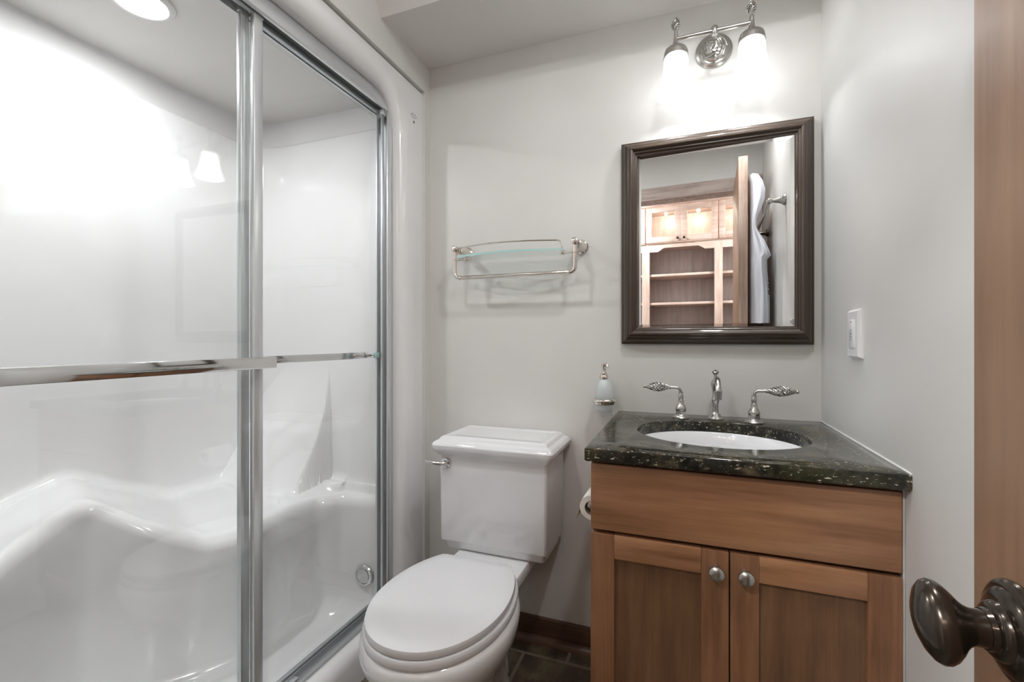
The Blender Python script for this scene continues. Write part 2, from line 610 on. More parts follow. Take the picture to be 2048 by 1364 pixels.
surr = []
for (wx, wy, ix, iy, zw, zi) in cols:
    Wp = V((wx, wy, 0)); Ip = V((ix, iy, 0))
    n = (Ip - Wp).normalized(); L = (Ip - Wp).length
    endw = min(1, max(0, (.16 - L) / .08))               # 1 along the straight end wall
    rb = min(.07, .2 * L) if endw < 1 else -.002
    Bp = Ip - n * (rb * (1 - endw))
    ro = .10 * endw + .055 * (1 - endw)                     # floor cove
    rows = []
    q = lambda p, z: rows.append(V((p.x, p.y, z)))
    for j in range(7):
        th = PI / 2 * j / 6
        q(Bp + n * (ro * (1 - math.sin(th))), .058 + ro * .9 * (1 - math.cos(th)))
    z1 = .058 + ro * .9
    for j in range(1, 8):
        t = j / 8
        q(Bp.lerp(Ip, t ** 1.4), lerp(z1, zi - .05, t))
    er = min(.045, L * .6)
    for j in range(8):
        th = PI / 2 * j / 7
        q(Ip - n * (er * (1 - math.cos(th))), zi - .05 + .05 * math.sin(th))
    for j in range(1, 24):
        t = 1 - (1 - j / 24) ** 1.5
        q((Ip - n * er).lerp(Wp + n * .03, t) if L > .09 else (Ip - n * er).lerp(Wp + n * .008, t), lerp(zi, zw, sstep(0, 1, t)))
    for j in range(11):
        th = PI / 2 * j / 10
        q(Wp + n * (.03 if L > .09 else .008) * (1 - math.sin(th)), zw + .035 * (1 - math.cos(th)))
    for j in range(1, 29):
        q(Wp, lerp(zw + .035, 1.915, (j / 28) ** 1.2))
    q(Wp - n * .004, 1.926); q(Wp - n * .016, 1.931); q(Wp - n * .03, 1.932); q(Wp - n * .034, ZS)
    # sloping backs at both ends
    for r_ in rows:
        r_.z = max(r_.z, back_rest(r_.x, r_.y)) if r_.z > .49 else r_.z
    surr.append(rows)
sb = MB()
sb.rings(surr, close=False)
# pan floor and threshold
inner = [r[0] for r in surr]
pan = [(p.x, p.y) for p in inner] + [(-1.02, inner[-1].y), (-1.02, inner[0].y)]
tb = bmesh.new()
fv = [tb.verts.new((x, y, .058)) for x, y in pan]
tb.faces.new(fv)
bmesh.ops.triangulate(tb, faces=list(tb.faces))
sb.add(tb)
# threshold (curb): profile swept along Y
cp = [(-1.085, .058), (-1.078, .075), (-1.068, .108), (-1.058, .118), (-1.02, .120), (-1.0, .118), (-.985, .112), (-.974, .098), (-.970, .08), (-.968, .0)]
sb.rings([[V((x, y, z)) for x, z in cp] for y in (-.06, .2, .7, 1.2, 1.558)], close=False)
# moulded front flange round the opening, corners rounded
YO0, YO1, ZO = .068, 1.428, 1.998       # opening


def arch_path(off, rad):
    """opening outline moved outward by off; starts low at the near end"""
    y0, y1, zt = YO0 - off, YO1 + off, ZO + off
    r = max(rad, .001)
    p = [(y0, .10), (y0, .6), (y0, 1.2)]
    p += [(y0 + r - r * math.cos(PI / 2 * i / 12), zt - r + r * math.sin(PI / 2 * i / 12)) for i in range(13)]
    p += [(lerp(y0 + r, y1 - r, t), zt) for t in (.25, .5, .75)]
    p += [(y1 - r + r * math.sin(PI / 2 * i / 12), zt - r + r * math.cos(PI / 2 * i / 12)) for i in range(13)]
    p += [(y1, 1.2), (y1, .6), (y1, .10)]
    return p


lip = [(-1.035, .004, .135), (-1.024, .001, .135), (-1.012, .0, .135)]
for j in range(1, 9):
    th = PI / 2 * j / 8
    lip.append((-1.012 + .04 * math.sin(th), .05 * (1 - math.cos(th)), .135 + .02 * j / 8))
lip += [(-.971, .06, .15), (-.969, .079, .04), (-.969, .1345, .004), (-.972, .1345, .004), (-1.03, .1345, .004)]
flange_rings = []
for (x, off, rad) in lip:
    zmax = 2.075
    pp = arch_path(off, rad)
    pp = [(y, min(z, zmax)) for y, z in pp]
    flange_rings.append([V((x, y, z)) for y, z in pp])
sb.rings(flange_rings, close=False)
# back web closing the lip to the stall walls
web = []
for off, rad in ((.004, .135), (.05, .05), (.10, .01)):
    web.append([V((-1.0352, y, z)) for y, z in [(a, min(b, ZS)) for a, b in arch_path(off, rad)]])
sb.rings(web, close=False)
surround = tag(sb.build('shower_surround', 'acrylic', ang=50, recalc=False), 'glossy white moulded shower stall with corner seats behind the glass doors', 'shower stall')
dr = MB().lathe([(.0, .0), (.039, .0), (.040, .004), (.037, .009), (.031, .011), (.029, .007), (.0265, .007), (.026, .012), (.0, .0125)], (-1.129, 1.414, 0.209), (0, -1, 0), 36).build('overflow_cover', 'chrome', surround)
dr['label'] = 'round chrome overflow cover'
lg = MB()
lg.tube([V((-.9685, 1.503 + .017 * math.cos(t), 1.962 + .0065 * math.sin(t))) for t in [2 * PI * i / 36 for i in range(37)]], .0006, 5)
lg.tube([V((-.9685, 1.503 + .0045 * math.cos(t), 1.938 + .0045 * math.sin(t))) for t in [2 * PI * i / 24 for i in range(25)]], .0007, 5)
lg.tube([V((-.9685, 1.500, 1.938)), V((-.9685, 1.506, 1.938))], .0007, 5)
lg.tube([V((-.9685, 1.503 + .0028 * math.cos(t), 1.938 + .0028 * math.sin(t))) for t in [PI * 1.75 * i / 18 for i in range(19)]], .0007, 5)
lg.build('maker_mark', 'greyline', surround)['label'] = 'small grey oval and circle mark on the corner'

# fixed aluminium frame
fr = empty('shower_door_frame', (-1.04, .75, .12), 'aluminium header, jamb and bottom track framing the shower doors', 'door frame')
hp = [(-1.014, 1.940), (-1.011, 1.944), (-1.011, 1.955), (-1.015, 1.985), (-1.024, 2.003), (-1.034, 2.008), (-1.068, 2.008), (-1.072, 2.0), (-1.072, 1.935), (-1.066, 1.935), (-1.066, 1.96), (-1.02, 1.96), (-1.02, 1.940)]
h_ = MB(); h_.rings([[V((x, y, z)) for x, z in hp] for y in (.075, 1.4265)]); h_.build('header', 'alu', fr, 25)
MB().box(-1.064, -1.022, .08, 1.4, 1.951, 1.959).build('header_gasket', 'gasket', fr)
tp = [(-1.012, .1205), (-1.012, .129), (-1.016, .131), (-1.024, .131), (-1.0245, .125), (-1.042, .125), (-1.043, .140), (-1.047, .140), (-1.048, .125), (-1.062, .125), (-1.0625, .133), (-1.068, .133), (-1.068, .1205)]
t_ = MB(); t_.rings([[V((x, y, z)) for x, z in tp] for y in (.075, 1.4265)]); t_.build('bottom_track', 'alugrey', fr, 25)
MB().box(-1.0445, -1.026, .93, 1.0, .1265, .136, .002).build('door_guide', 'alu', fr)
for y0, y1, sg in ((1.3985, 1.4265, -1), (.072, .10, 1)):
    j_ = MB()
    ye = y1 if sg < 0 else y0
    j_.box(-1.066, -1.014, min(ye, ye + sg * .006), max(ye, ye + sg * .006), .135, 1.9345)
    ym = y0 if sg < 0 else y1
    j_.box(-1.018, -1.013, y0, y1, .135, 1.9345, .001)
    j_.box(-1.046, -1.038, y0 + .002, y1 - .002, .135, 1.9345, .001)
    j_.box(-1.067, -1.060, y0, y1, .135, 1.9345, .001)
    j_.build('side_jamb', 'alu', fr)


def slider(x, y0, y1, label, bar, stile_at):
    e = empty('sliding_shower_door', (x, (y0 + y1) / 2, .127), label, 'shower door', 'sliding shower doors')
    g = MB().box(x - .0025, x + .0025, y0 + .001, y1 - .001, .142, 1.948).build('glass_pane', 'glass', e)
    st = MB()
    ya, yb = stile_at
    st.box(x - .008, x + .008, ya, yb, .140, 1.945, .003)
    st.build('edge_stile', 'alu', e)
    e2 = MB().box(x - .006, x + .006, y0, y1, .1345 if bar != 'in' else .136, .147, .001).box(x - .006, x + .006, y0, y1, 1.936, 1.9505, .001)
    e2.build('rail', 'alugrey', e)
    return e, g


so, g1 = slider(-1.032, .105, .884, 'front sliding glass shower door with outside towel bar, left one', 'out', (.853, .880))
bar = MB().box(-.989, -.981, .16, .884, 1.0275, 1.0565, .0015)
ob = bar.build('towel_bar', 'chrome', so)
ob['label'] = 'flat chrome towel bar'
br = MB()
for y in (.18, .866):
    br.box(-1.029, -.989, y - .011, y + .011, 1.031, 1.053, .002)
br.build('bar_bracket', 'chrome', so)
si, g2 = slider(-1.055, .832, 1.401, 'rear sliding glass shower door, right one next to the toilet', 'in', (.834, .859))
MB().box(-1.105, -1.098, .87, 1.40, 1.031, 1.054, .0015).build('towel_bar', 'chrome', si)
br = MB()
for y in (.885, 1.388):
    br.box(-1.098, -1.058, y - .010, y + .010, 1.033, 1.052, .002)
br.build('bar_bracket', 'chrome', si)
MB().box(-1.0525, -1.047, 1.372, 1.396, 1.034, 1.054, .002).build('bar_clip', 'glassedge', si)

# ================================================================== toilet
CX = -.588
to = empty('toilet', (CX, 1.2, 0), 'white two piece toilet with closed lid between shower and vanity', 'toilet')


def rrect(x0, x1, y0, y1, r, z, n=6):
    r = max(r, .0005)
    pts = []
    for cx, cy, a in ((x1 - r, y1 - r, 0), (x0 + r, y1 - r, PI / 2), (x0 + r, y0 + r, PI), (x1 - r, y0 + r, 1.5 * PI)):
        for i in range(n + 1):
            t = a + PI / 2 * i / n
            pts.append(V((cx + r * math.cos(t), cy + r * math.sin(t), z)))
    return pts


def rr_loft(mb, base, prof):
    x0, x1, y0, y1 = base
    mb.rings([rrect(x0 + i, x1 - i, y0 + i, y1 - i, r, z) for z, i, r in prof])
    return mb


tk = MB()
tk.rings([rrect(-.757, -.417, 1.395, 1.572, .012, .384), rrect(-.762, -.412, 1.388, 1.576, .012, .387),
          rrect(-.768, -.408, 1.380, 1.580, .010, .414), rrect(-.776, -.400, 1.369, 1.583, .012, .417), rrect(-.778, -.398, 1.367, 1.584, .012, .423),
          rrect(-.7795, -.3965, 1.365, 1.585, .012, .705), rrect(-.7795, -.3965, 1.365, 1.585, .012, .708)])
tk.build('tank', 'china', to, 30)
ld = MB()
rr_loft(ld, (-.782, -.394, 1.362, 1.59), [(.708, .0, .008), (.713, -.004, .010), (.722, -.014, .016), (.733, -.020, .018), (.744, -.0205, .018), (.752, -.016, .016), (.757, -.008, .012), (.7585, -.003, .01), (.762, .0015, .008), (.7675, .0045, .008), (.771, .010, .01), (.7725, .016, .01), (.7725, .020, .01), (.771, .024, .01), (.771, .06, .01)])
for v in ld.bm.verts:
    v.co.y = min(v.co.y, 1.5945)
ld.build('tank_lid', 'china', to, 30)
fl = MB().lathe([(0, 0), (.0165, 0), (.0175, .003), (.016, .007), (.010, .009), (.008, .016), (0, .017)], (-.752, 1.3645, .683), (0, -1, 0), 28)
fl.tube([(-.752, 1.352, .683), (-.765, 1.347, .6825), (-.785, 1.342, .684), (-.803, 1.338, .687), (-.812, 1.336, .689)], [.0062, .0062, .006, .007, .005], 12)
fl.build('flush_lever', 'chrome', to)


def egg(z, a, bf, br_, cy=1.06, cut=None, n=64, dx=0):
    pts = []
    for i in range(n):
        t = 2 * PI * i / n
        c_, s_ = math.cos(t), math.sin(t)
        x = CX + dx + a * math.copysign(abs(c_) ** .94, c_)
        y = cy + (br_ if s_ > 0 else bf) * s_
        if cut:
            y = min(y, cut)
        pts.append(V((x, y, z)))
    return pts


bw = MB()
bw.rings([egg(.0, .112, .20, .19, 1.20), egg(.018, .114, .202, .192, 1.20), egg(.03, .108, .196, .188, 1.20), egg(.07, .100, .185, .185, 1.19), egg(.13, .098, .17, .19, 1.17), egg(.19, .108, .175, .20, 1.14),
          egg(.24, .132, .195, .215, 1.11), egg(.285, .163, .222, .232, 1.08), egg(.322, .182, .238, .245, 1.065), egg(.352, .190, .243, .25, 1.06), egg(.374, .190, .242, .25, 1.06), egg(.386, .184, .236, .244, 1.06), egg(.389, .172, .225, .232, 1.06)])
bw.build('bowl', 'china', to, 50)
dk = MB()
dk.rings([rrect(CX - .06, CX + .06, 1.22, 1.40, .03, .02), rrect(CX - .055, CX + .055, 1.22, 1.40, .03, .1), rrect(CX - .06, CX + .06, 1.22, 1.46, .03, .22), rrect(CX - .085, CX + .085, 1.22, 1.53, .03, .31), rrect(CX - .118, CX + .118, 1.235, 1.555, .02, .345), rrect(CX - .126, CX + .126, 1.228, 1.56, .02, .352), rrect(CX - .127, CX + .127, 1.227, 1.56, .018, .378), rrect(CX - .123, CX + .123, 1.231, 1.556, .016, .3838)])
dk.build('pedestal', 'china', to, 40)
se = MB()
se.rings([egg(.391, .176, .232, .26, 1.06, 1.262), egg(.392, .181, .237, .262, 1.06, 1.264), egg(.404, .183, .239, .264, 1.06, 1.266), egg(.410, .180, .236, .262, 1.06, 1.264), egg(.4115, .172, .228, .256, 1.06, 1.26)])
se.build('seat', 'seat', to, 50)
sl = MB()
sl.rings([egg(.4135, .168, .222, .252, 1.055, 1.252), egg(.4145, .174, .228, .256, 1.055, 1.256), egg(.424, .176, .230, .258, 1.055, 1.258), egg(.4305, .174, .228, .256, 1.055, 1.256), egg(.4335, .166, .220, .25, 1.055, 1.25), egg(.4345, .14, .19, .22, 1.055, 1.22), egg(.435, .06, .08, .08, 1.055)])
sl.build('seat_cover', 'seat', to, 40)
for s_ in (-1, 1):
    MB().box(CX + s_ * .072 - .02, CX + s_ * .072 + .02, 1.268, 1.30, .3838, .412, .006).build('seat_hinge', 'seat', to)

# ================================================================== vanity
CABL, CABR = -.199, .3845
YD = 1.045
va = empty('vanity_cabinet', ((CABL + CABR) / 2, 1.3, 0), 'brown stained maple vanity cabinet under the dark granite top', 'vanity cabinet')
vb = MB()
vb.box(CABL + .002, CABL + .018, 1.066, D - .002, .0, .8235)
vb.box(CABR - .018, CABR, 1.066, D - .002, .0, .8235)
vb.box(CABL + .018, CABR - .018, 1.066, D - .002, .09, .108)
vb.box(CABL + .018, CABR - .018, D - .012, D - .002, .108, .8235)
vb.box(CABL + .018, CABR - .018, 1.12, 1.135, .0, .09)
vb.build('body', 'maplev', va)
ff = MB()
ff.box(CABL + .002, CABL + .04, 1.0655, 1.085, .1, .8235); ff.box(CABR - .04, CABR, 1.0655, 1.085, .1, .8235)
ff.box(CABL + .04, CABR - .04, 1.0655, 1.085, .78, .8235); ff.box(CABL + .04, CABR - .04, 1.0655, 1.085, .63, .69)
ff.build('face_frame', 'maplepanel', va)
MB().box(CABR + .0005, XR - .0005, 1.050, 1.070, .0, .8235).build('filler_strip', 'trimpaint', va)['label'] = 'pale filler strip at the wall'
MB().box(CABL, CABR - .001, YD, 1.0655, .664, .8165, .0035).build('drawer_front', 'maple', va)


def shaker(parent, name, x0, x1, z0, z1, sw, knob_x, knob_z):
    y0, y1 = YD, 1.0655
    d = MB()
    d.box(x0, x0 + sw, y0, y1, z0, z1, .0015); d.box(x1 - sw, x1, y0, y1, z0, z1, .0015)
    o = d.build(name, 'maplev', parent)
    for za_, zb2 in ((z1 - sw, z1), (z0, z0 + sw)):
        MB().box(x0 + sw, x1 - sw, y0 + .0003, y1, za_, zb2, .0012).build('door_rail', 'maple', o)
    MB().box(x0 + sw - .004, x1 - sw + .004, y0 + .010, y1 - .004, z0 + sw - .004, z1 - sw + .004).build('door_panel', 'maplepanel', o)
    k = MB().lathe([(0, 0), (.0075, 0), (.0065, .004), (.006, .009), (.010, .013), (.0145, .018), (.0155, .022), (.0145, .0265), (.010, .030), (.004, .0315), (0, .0318)], (knob_x, y0, knob_z), (0, -1, 0), 28)
    k.build('knob', 'nickel', o)['label'] = 'round brushed nickel knob'
    return o


shaker(va, 'door', CABL, .0905, .105, .656, .0535, .0655, .618)
shaker(va, 'door', .0930, CABR - .001, .105, .656, .0535, .1205, .618)

# granite top with an oval cutout
ZT, ZTB = .855, .8245
X0, X1, Y0, Y1 = -.2085, .3888, 1.022, 1.5995
SX, SY, SA, SB_ = .0885, 1.308, .206, .176
angs = sorted(set([2 * PI * i / 72 for i in range(72)] + [math.atan2(y - SY, x - SX) % (2 * PI) for x in (X0, X1) for y in (Y0, Y1)]))


def rect_hit(t, ins):
    c_, s_ = math.cos(t), math.sin(t)
    ks = []
    if c_ > 1e-9: ks.append((X1 - ins - SX) / c_)
    if c_ < -1e-9: ks.append((X0 + ins - SX) / c_)
    if s_ > 1e-9: ks.append((Y1 - ins - SY) / s_)
    if s_ < -1e-9: ks.append((Y0 + ins - SY) / s_)
    k = min(ks)
    return SX + k * c_, SY + k * s_


def ell(t, g):
    k = 1 / math.sqrt((math.cos(t) / (SA + g)) ** 2 + (math.sin(t) / (SB_ + g)) ** 2)
    return SX + k * math.cos(t), SY + k * math.sin(t)


R_ = []
for kind, g, z in (('e', 0, ZTB), ('e', 0, ZT - .003), ('e', .0015, ZT - .0008), ('e', .003, ZT), ('r', .0035, ZT), ('r', .001, ZT - .001), ('r', 0, ZT - .0035), ('r', 0, ZTB + .0035), ('r', .0035, ZTB), ('e', 0, ZTB)):
    R_.append([V((*(ell(t, g) if kind == 'e' else rect_hit(t, g)), z)) for t in angs])
ct = MB(); ct.rings(R_, True, False, False)
tag(ct.build('granite_countertop', 'granite', ang=30), 'polished dark green granite top with oval cutout on the vanity', 'countertop')
MB().box(.3868, .3889, 1.0225, 1.599, ZT - .001, ZT + .0028, .0008).build('caulk', 'wplastic', bpy.data.objects['granite_countertop'])['label'] = 'white caulk line along the wall'
sk = MB()
rs = []
for f, z in ((1.04, ZTB - .001), (1.0, ZTB - .001), (.985, ZTB - .004), (.965, .79), (.92, .745), (.82, .708), (.62, .684), (.36, .674), (.13, .671)):
    rs.append([V((SX + SA * f * math.cos(2 * PI * i / 64), SY + SB_ * f * math.sin(2 * PI * i / 64), z)) for i in range(64)])
sk.rings(rs, True, False, True)
sink = tag(sk.build('sink_basin', 'china', ang=60), 'white oval undermount basin below the granite cutout', 'sink')
MB().lathe([(0, .001), (.014, .001), (.02, .0035), (.023, .002), (.023, .0)], (SX, SY, .671), n=28).build('drain', 'nickel', sink)
ov = MB()
ov.tube([V((SX + .016 * math.cos(t), SY + SB_ * .951 - .0035 - .006 * math.sin(t) * .25, .783 + .008 * math.sin(t))) for t in [2 * PI * i / 32 for i in range(33)]], .0012, 6)
ov.build('overflow_ring', 'china', sink)['label'] = 'oval overflow outline'

# faucet set: spout and two lever handles stand apart on the counter
fx, fy = .095, 1.532
fa = empty('faucet', (fx, fy, ZT), 'brushed nickel centre spout behind the oval basin', 'faucet')
fb = MB().lathe([(0, 0), (.023, 0), (.0235, .003), (.021, .006), (.020, .0085), (.0165, .011), (.0135, .016), (.0095, .0205), (.0092, .024), (.0086, .036), (.0084, .046), (.0100, .054), (.0115, .058), (.0105, .064), (.0085, .072), (.0085, .085), (.0105, .096), (.0128, .106), (.0128, .112), (.010, .119), (.006, .1235), (.0045, .127), (.0048, .136), (.006, .139), (.0092, .142), (.0102, .145), (.009, .1475), (.005, .1492), (.0015, .152), (0, .1525)], (fx, fy, ZT), n=32)
fb.build('spout_body', 'nickel', fa)
ft = MB()
ctl = [(0, .086), (-.010, .102), (-.024, .118), (-.042, .127), (-.062, .125), (-.079, .115), (-.088, .103), (-.091, .094)]
pts = [V((fx + .002 * i / 7, fy + a, ZT + b_)) for i, (a, b_) in enumerate(ctl)]
ft.tube(pts, [.0080, .0088, .0092, .0092, .0090, .0086, .0082, .0080], 16)
e0 = pts[-1]
ft.lathe([(0, .003), (.0112, .003), (.0112, .0), (.0102, -.003), (.0094, -.020), (.0088, -.023), (.0, -.0232)], (e0.x, e0.y, e0.z), (0, .06, 1), 20)
ft.build('spout', 'nickel', fa)


def handle(x, y, sgn, label):
    e = empty('sink_tap', (x, y, ZT), label, 'tap', 'twisted lever taps')
    b = MB().lathe([(0, 0), (.0245, 0), (.0255, .003), (.022, .006), (.021, .009), (.016, .0115), (.0155, .0125)], (x, y, ZT), n=32)
    b.lathe([(.0165, .012), (.0168, .022), (.015, .0235)], (x, y, ZT), n=6)
    b.lathe([(.0145, .0225), (.0165, .028), (.0155, .034), (.0115, .041), (.0088, .046), (.0085, .056), (.0068, .058), (.0080, .066), (.0078, .071), (.0060, .078), (.0078, .0795), (.0078, .082), (.0055, .0825), (0, .0828)], (x, y, ZT), n=28)
    b.build('base', 'nickel', e)
    l = MB()
    pts = [V((x, y, ZT + .080))] + [V((x + sgn * (.013 - .013 * math.cos(a)), y - .002 * math.sin(a), ZT + .081 + .014 * math.sin(a))) for a in [PI / 2 * i / 6 for i in range(1, 7)]] + [V((x + sgn * .030, y - .003, ZT + .0955))]
    l.tube(pts, .0042, 12)
    l.lathe([(0, -.001), (.0062, 0), (.0066, .0015), (.0062, .003), (0, .0035)], (x + sgn * .029, y - .003, ZT + .0955), (sgn, 0, 0), 18)
    l.build('lever_arm', 'nickel', e)
    p0 = V((x + sgn * .031, y - .003, ZT + .0955)); p1 = V((x + sgn * .106, y - .008, ZT + .0965))
    c = MB().cage(p0, p1, .0028, .0132, 7, 1.0, .0021, 28)
    c.build('twisted_grip', 'nickel', e)
    MB().sphere((p1.x + sgn * .003, p1.y, p1.z), .0052, n=16).build('tip', 'nickel', e)
    return e


handle(-.005, 1.516, -1, 'left brushed nickel handle with twisted cage lever pointing to the soap bottle')
handle(.197, 1.501, 1, 'right brushed nickel handle with twisted cage lever pointing to the right wall')

# ================================================================== soap dispenser
px_, py_ = -.249, 1.546
sh = empty('soap_holder', (px_, D, .895), 'nickel wall ring holding the frosted soap bottle', 'soap holder')
r_ = MB()
r_.lathe([(.0325, 0), (.0355, -.001), (.0375, .002), (.0380, .005), (.0405, .0065), (.0425, .010), (.0425, .013), (.0405, .0165), (.037, .018), (.0330, .0175), (.0322, .012)], (px_, py_, .884), n=44, cap=False)
r_.lathe([(.0072, 0), (.0072, .02)], (px_, D - .002, .893), (0, -1, 0), 16)
r_.build('ring', 'polnick', sh)
MB().lathe([(0, 0), (.02, 0), (.021, .004), (.017, .008), (.009, .010), (.008, .016)], (px_, D - .0005, .895), (0, -1, 0), 28).build('wall_rosette', 'polnick', sh)
so_ = empty('soap_bottle', (px_, py_, .858), 'frosted glass soap bottle with nickel pump left of the faucet', 'soap dispenser')
MB().lathe([(0, .0), (.022, .0), (.0265, .004), (.029, .015), (.031, .030), (.0318, .045), (.0315, .06), (.029, .078), (.0235, .095), (.017, .105), (.0135, .109), (.0135, .112)], (px_, py_, .8585), n=36).build('bottle', 'frost', so_)
pm = MB().lathe([(0, .1085), (.0148, .1085), (.0152, .112), (.0152, .120), (.0135, .1225), (.0115, .1235), (.0115, .1285), (.009, .130), (.0078, .133), (.0075, .146), (.0085, .148), (.0088, .160), (.008, .1635), (0, .1642)], (px_, py_, .8585), n=26)
pm.tube([V((px_ + .002, py_ - .002, .8585 + .158)), V((px_ + .008, py_ - .008, .8585 + .1605)), V((px_ + .013, py_ - .013, .8585 + .157)), V((px_ + .0155, py_ - .016, .8585 + .148))], [.0042, .004, .0036, .003], 10)
pm.build('pump', 'polnick', so_)

# ================================================================== paper holder
tpx, tpy, tpz = -.2425, 1.34, .632
th_ = empty('paper_holder', (CABL, tpy, tpz), 'nickel toilet paper holder on the vanity side', 'paper holder')
t_ = MB()
t_.lathe([(0, 0), (.018, 0), (.017, .005), (.008, .008), (.0065, .014)], (CABL + .002, 1.415, tpz), (-1, 0, 0), 24)
t_.tube([(CABL - .006, 1.415, tpz), (tpx + .006, 1.415, tpz), (tpx, 1.409, tpz), (tpx, 1.40, tpz), (tpx, 1.285, tpz)], .006, 12)
t_.lathe([(0, 0), (.0095, 0), (.0105, .003), (.009, .008), (0, .010)], (tpx, 1.285, tpz), (0, -1, 0), 20)
t_.build('arm', 'nickel', th_)
tr_ = empty('toilet_paper_roll', (tpx, tpy, tpz - .04), 'partly used white toilet paper roll beside the vanity', 'toilet paper')
zo = tpz - .012
ro = MB()
ro.lathe([(.0205, -.05), (.034, -.05), (.0345, -.049), (.0345, .049), (.034, .05), (.0205, .05)], (tpx, tpy, zo), (0, 1, 0), 40, False)
ro.build('paper', 'paper', tr_)
MB().lathe([(.0195, -.0502), (.0204, -.0502), (.0204, .0502), (.0195, .0502), (.0195, -.0502)], (tpx, tpy, zo), (0, 1, 0), 32, False).build('core', 'card', tr_)
ls = MB()
shp = []
for i in range(12):
    a = PI * (.42 + .5 * i / 11)
    shp.append((tpx + .0352 * math.cos(a), zo + .0352 * math.sin(a)))
shp += [(tpx - .0375, zo - .004), (tpx - .041, zo - .022), (tpx - .046, zo - .038)]
ls.rings([[V((x, y, z)) for x, z in shp] for y in (tpy - .05, tpy + .05)], close=False)
so2 = ls.build('loose_sheet', 'paper', tr_)
so2.modifiers.new('thick', 'SOLIDIFY').thickness = .0006

# ================================================================== glass shelf with towel rail
gs = empty('glass_shelf', (-.556, D, 1.40), 'polished nickel and glass shelf with towel rail above the toilet', 'shelf')
GL, GR, GY = -.789, -.338, 1.500
for x, zc in ((GL, 1.435), (GR, 1.430)):
    p = MB().lathe([(0, 0), (.0255, 0), (.0265, .003), (.025, .006), (.021, .009), (.0215, .012), (.0195, .018), (.0155, .032), (.0135, .048), (.0125, .060), (.0135, .064), (.0135, .067), (.0105, .070), (.0105, .078), (.0125, .081), (.0125, .086), (.0105, .089)], (x, D, zc), (0, -1, 0), 28)
    p.lathe([(0, .089), (.0095, .089), (.0105, .100), (.0118, .103), (.0118, .109), (.008, .112), (0, .1125)], (x, D, zc), (0, -1, 0), 24)
    p.build('post', 'polnick', gs)
    sgn = 1 if x < -.5 else -1
    v = MB()
    v.tube([(x, GY, zc), (x, GY, 1.40), (x, GY, 1.348)] + [(x + sgn * (.018 - .018 * math.cos(a)), GY, 1.346 - .018 * math.sin(a)) for a in [PI / 2 * i / 6 for i in range(1, 7)]], .0068, 12)
    v.lathe([(.0062, 0), (.0085, .001), (.0085, .007), (.0062, .008)], (x, GY, 1.392), n=18)
    v.lathe([(.0062, 0), (.0090, .001), (.0090, .006), (.0075, .008)], (x + sgn * .017, GY, 1.328), (sgn, 0, 0), 18)
    v.tube([(x, GY, 1.396), (x + sgn * .02, GY + .002, 1.396), (x + sgn * .045, GY + .004, 1.396)], [.0045, .0045, .0045], 10)
    v.lathe([(0, 0), (.0075, 0), (.0085, .002), (.0085, .010), (.006, .012), (0, .012)], (x + sgn * .045, GY + .004, 1.390), n=18)
    v.build('side_tube', 'polnick', gs)
b_ = MB().tube([(GL + .022, GY, 1.328), (-.55, GY, 1.328), (GR - .022, GY, 1.328)], .0075, 14)
b_.build('towel_rail', 'polnick', gs)
NB = 24
bow = lambda t: GY - .006 - .036 * math.sin(PI * t)
g_ = MB()
poly = [(lerp(GL + .012, GR - .040, i / NB), bow(i / NB)) for i in range(NB + 1)] + [(GR - .040, D - .02), (GL + .012, D - .02)]
g_.prism(poly, 1.402, 1.4095, 'z')
gp = g_.build('glass_panel', 'shelfglass', gs)
gp.data.materials.append(M['glassedge'])
for f in gp.data.polygons:
    if f.normal.y < -.3:
        f.material_index = 1
rl = MB()
pts = [V((GL + .010, GY - .004, 1.410)), V((GL + .010, GY - .004, 1.428)), V((GL + .018, GY - .006, 1.436))]
pts += [V((lerp(GL + .028, GR - .062, i / NB), bow(i / NB) + .002, 1.4385)) for i in range(NB + 1)]
pts += [V((GR - .052, GY - .004, 1.436)), V((GR - .045, GY - .003, 1.428)), V((GR - .044, GY - .002, 1.398))]
rl.tube(pts, .0026, 8)
rl.build('gallery_rail', 'polnick', gs)

# ================================================================== mirror cabinet
MX0, MX1, MZ0, MZ1 = -.1955, .3675, 1.0855, 1.767
mc = empty('mirror_cabinet', ((MX0 + MX1) / 2, D, MZ0), 'dark espresso framed mirror hung above the basin', 'mirror')


def frame_sweep(mb, prof):
    """prof: (inset, y) from the outer edge inward, mitred corners"""
    rings = []
    for ins, y in prof:
        rings.append([V((MX0 + ins, y, MZ0 + ins)), V((MX1 - ins, y, MZ0 + ins)), V((MX1 - ins, y, MZ1 - ins)), V((MX0 + ins, y, MZ1 - ins))])
    mb.rings(rings, True, False, False)
    return mb


fm = MB()
prof = [(.004, 1.597), (.0, 1.594), (.0, 1.584), (.003, 1.581), (.0075, 1.5795), (.0085, 1.575), (.0105, 1.570), (.015, 1.5645), (.0195, 1.5615), (.0205, 1.557), (.0235, 1.5545), (.0275, 1.5535), (.0285, 1.549), (.032, 1.546), (.036, 1.546), (.040, 1.549), (.0415, 1.553), (.0445, 1.5545), (.0475, 1.554), (.0485, 1.558), (.0515, 1.5605), (.0545, 1.561), (.055, 1.575)]
frame_sweep(fm, prof)
fm.build('frame', 'frame', mc, 24)
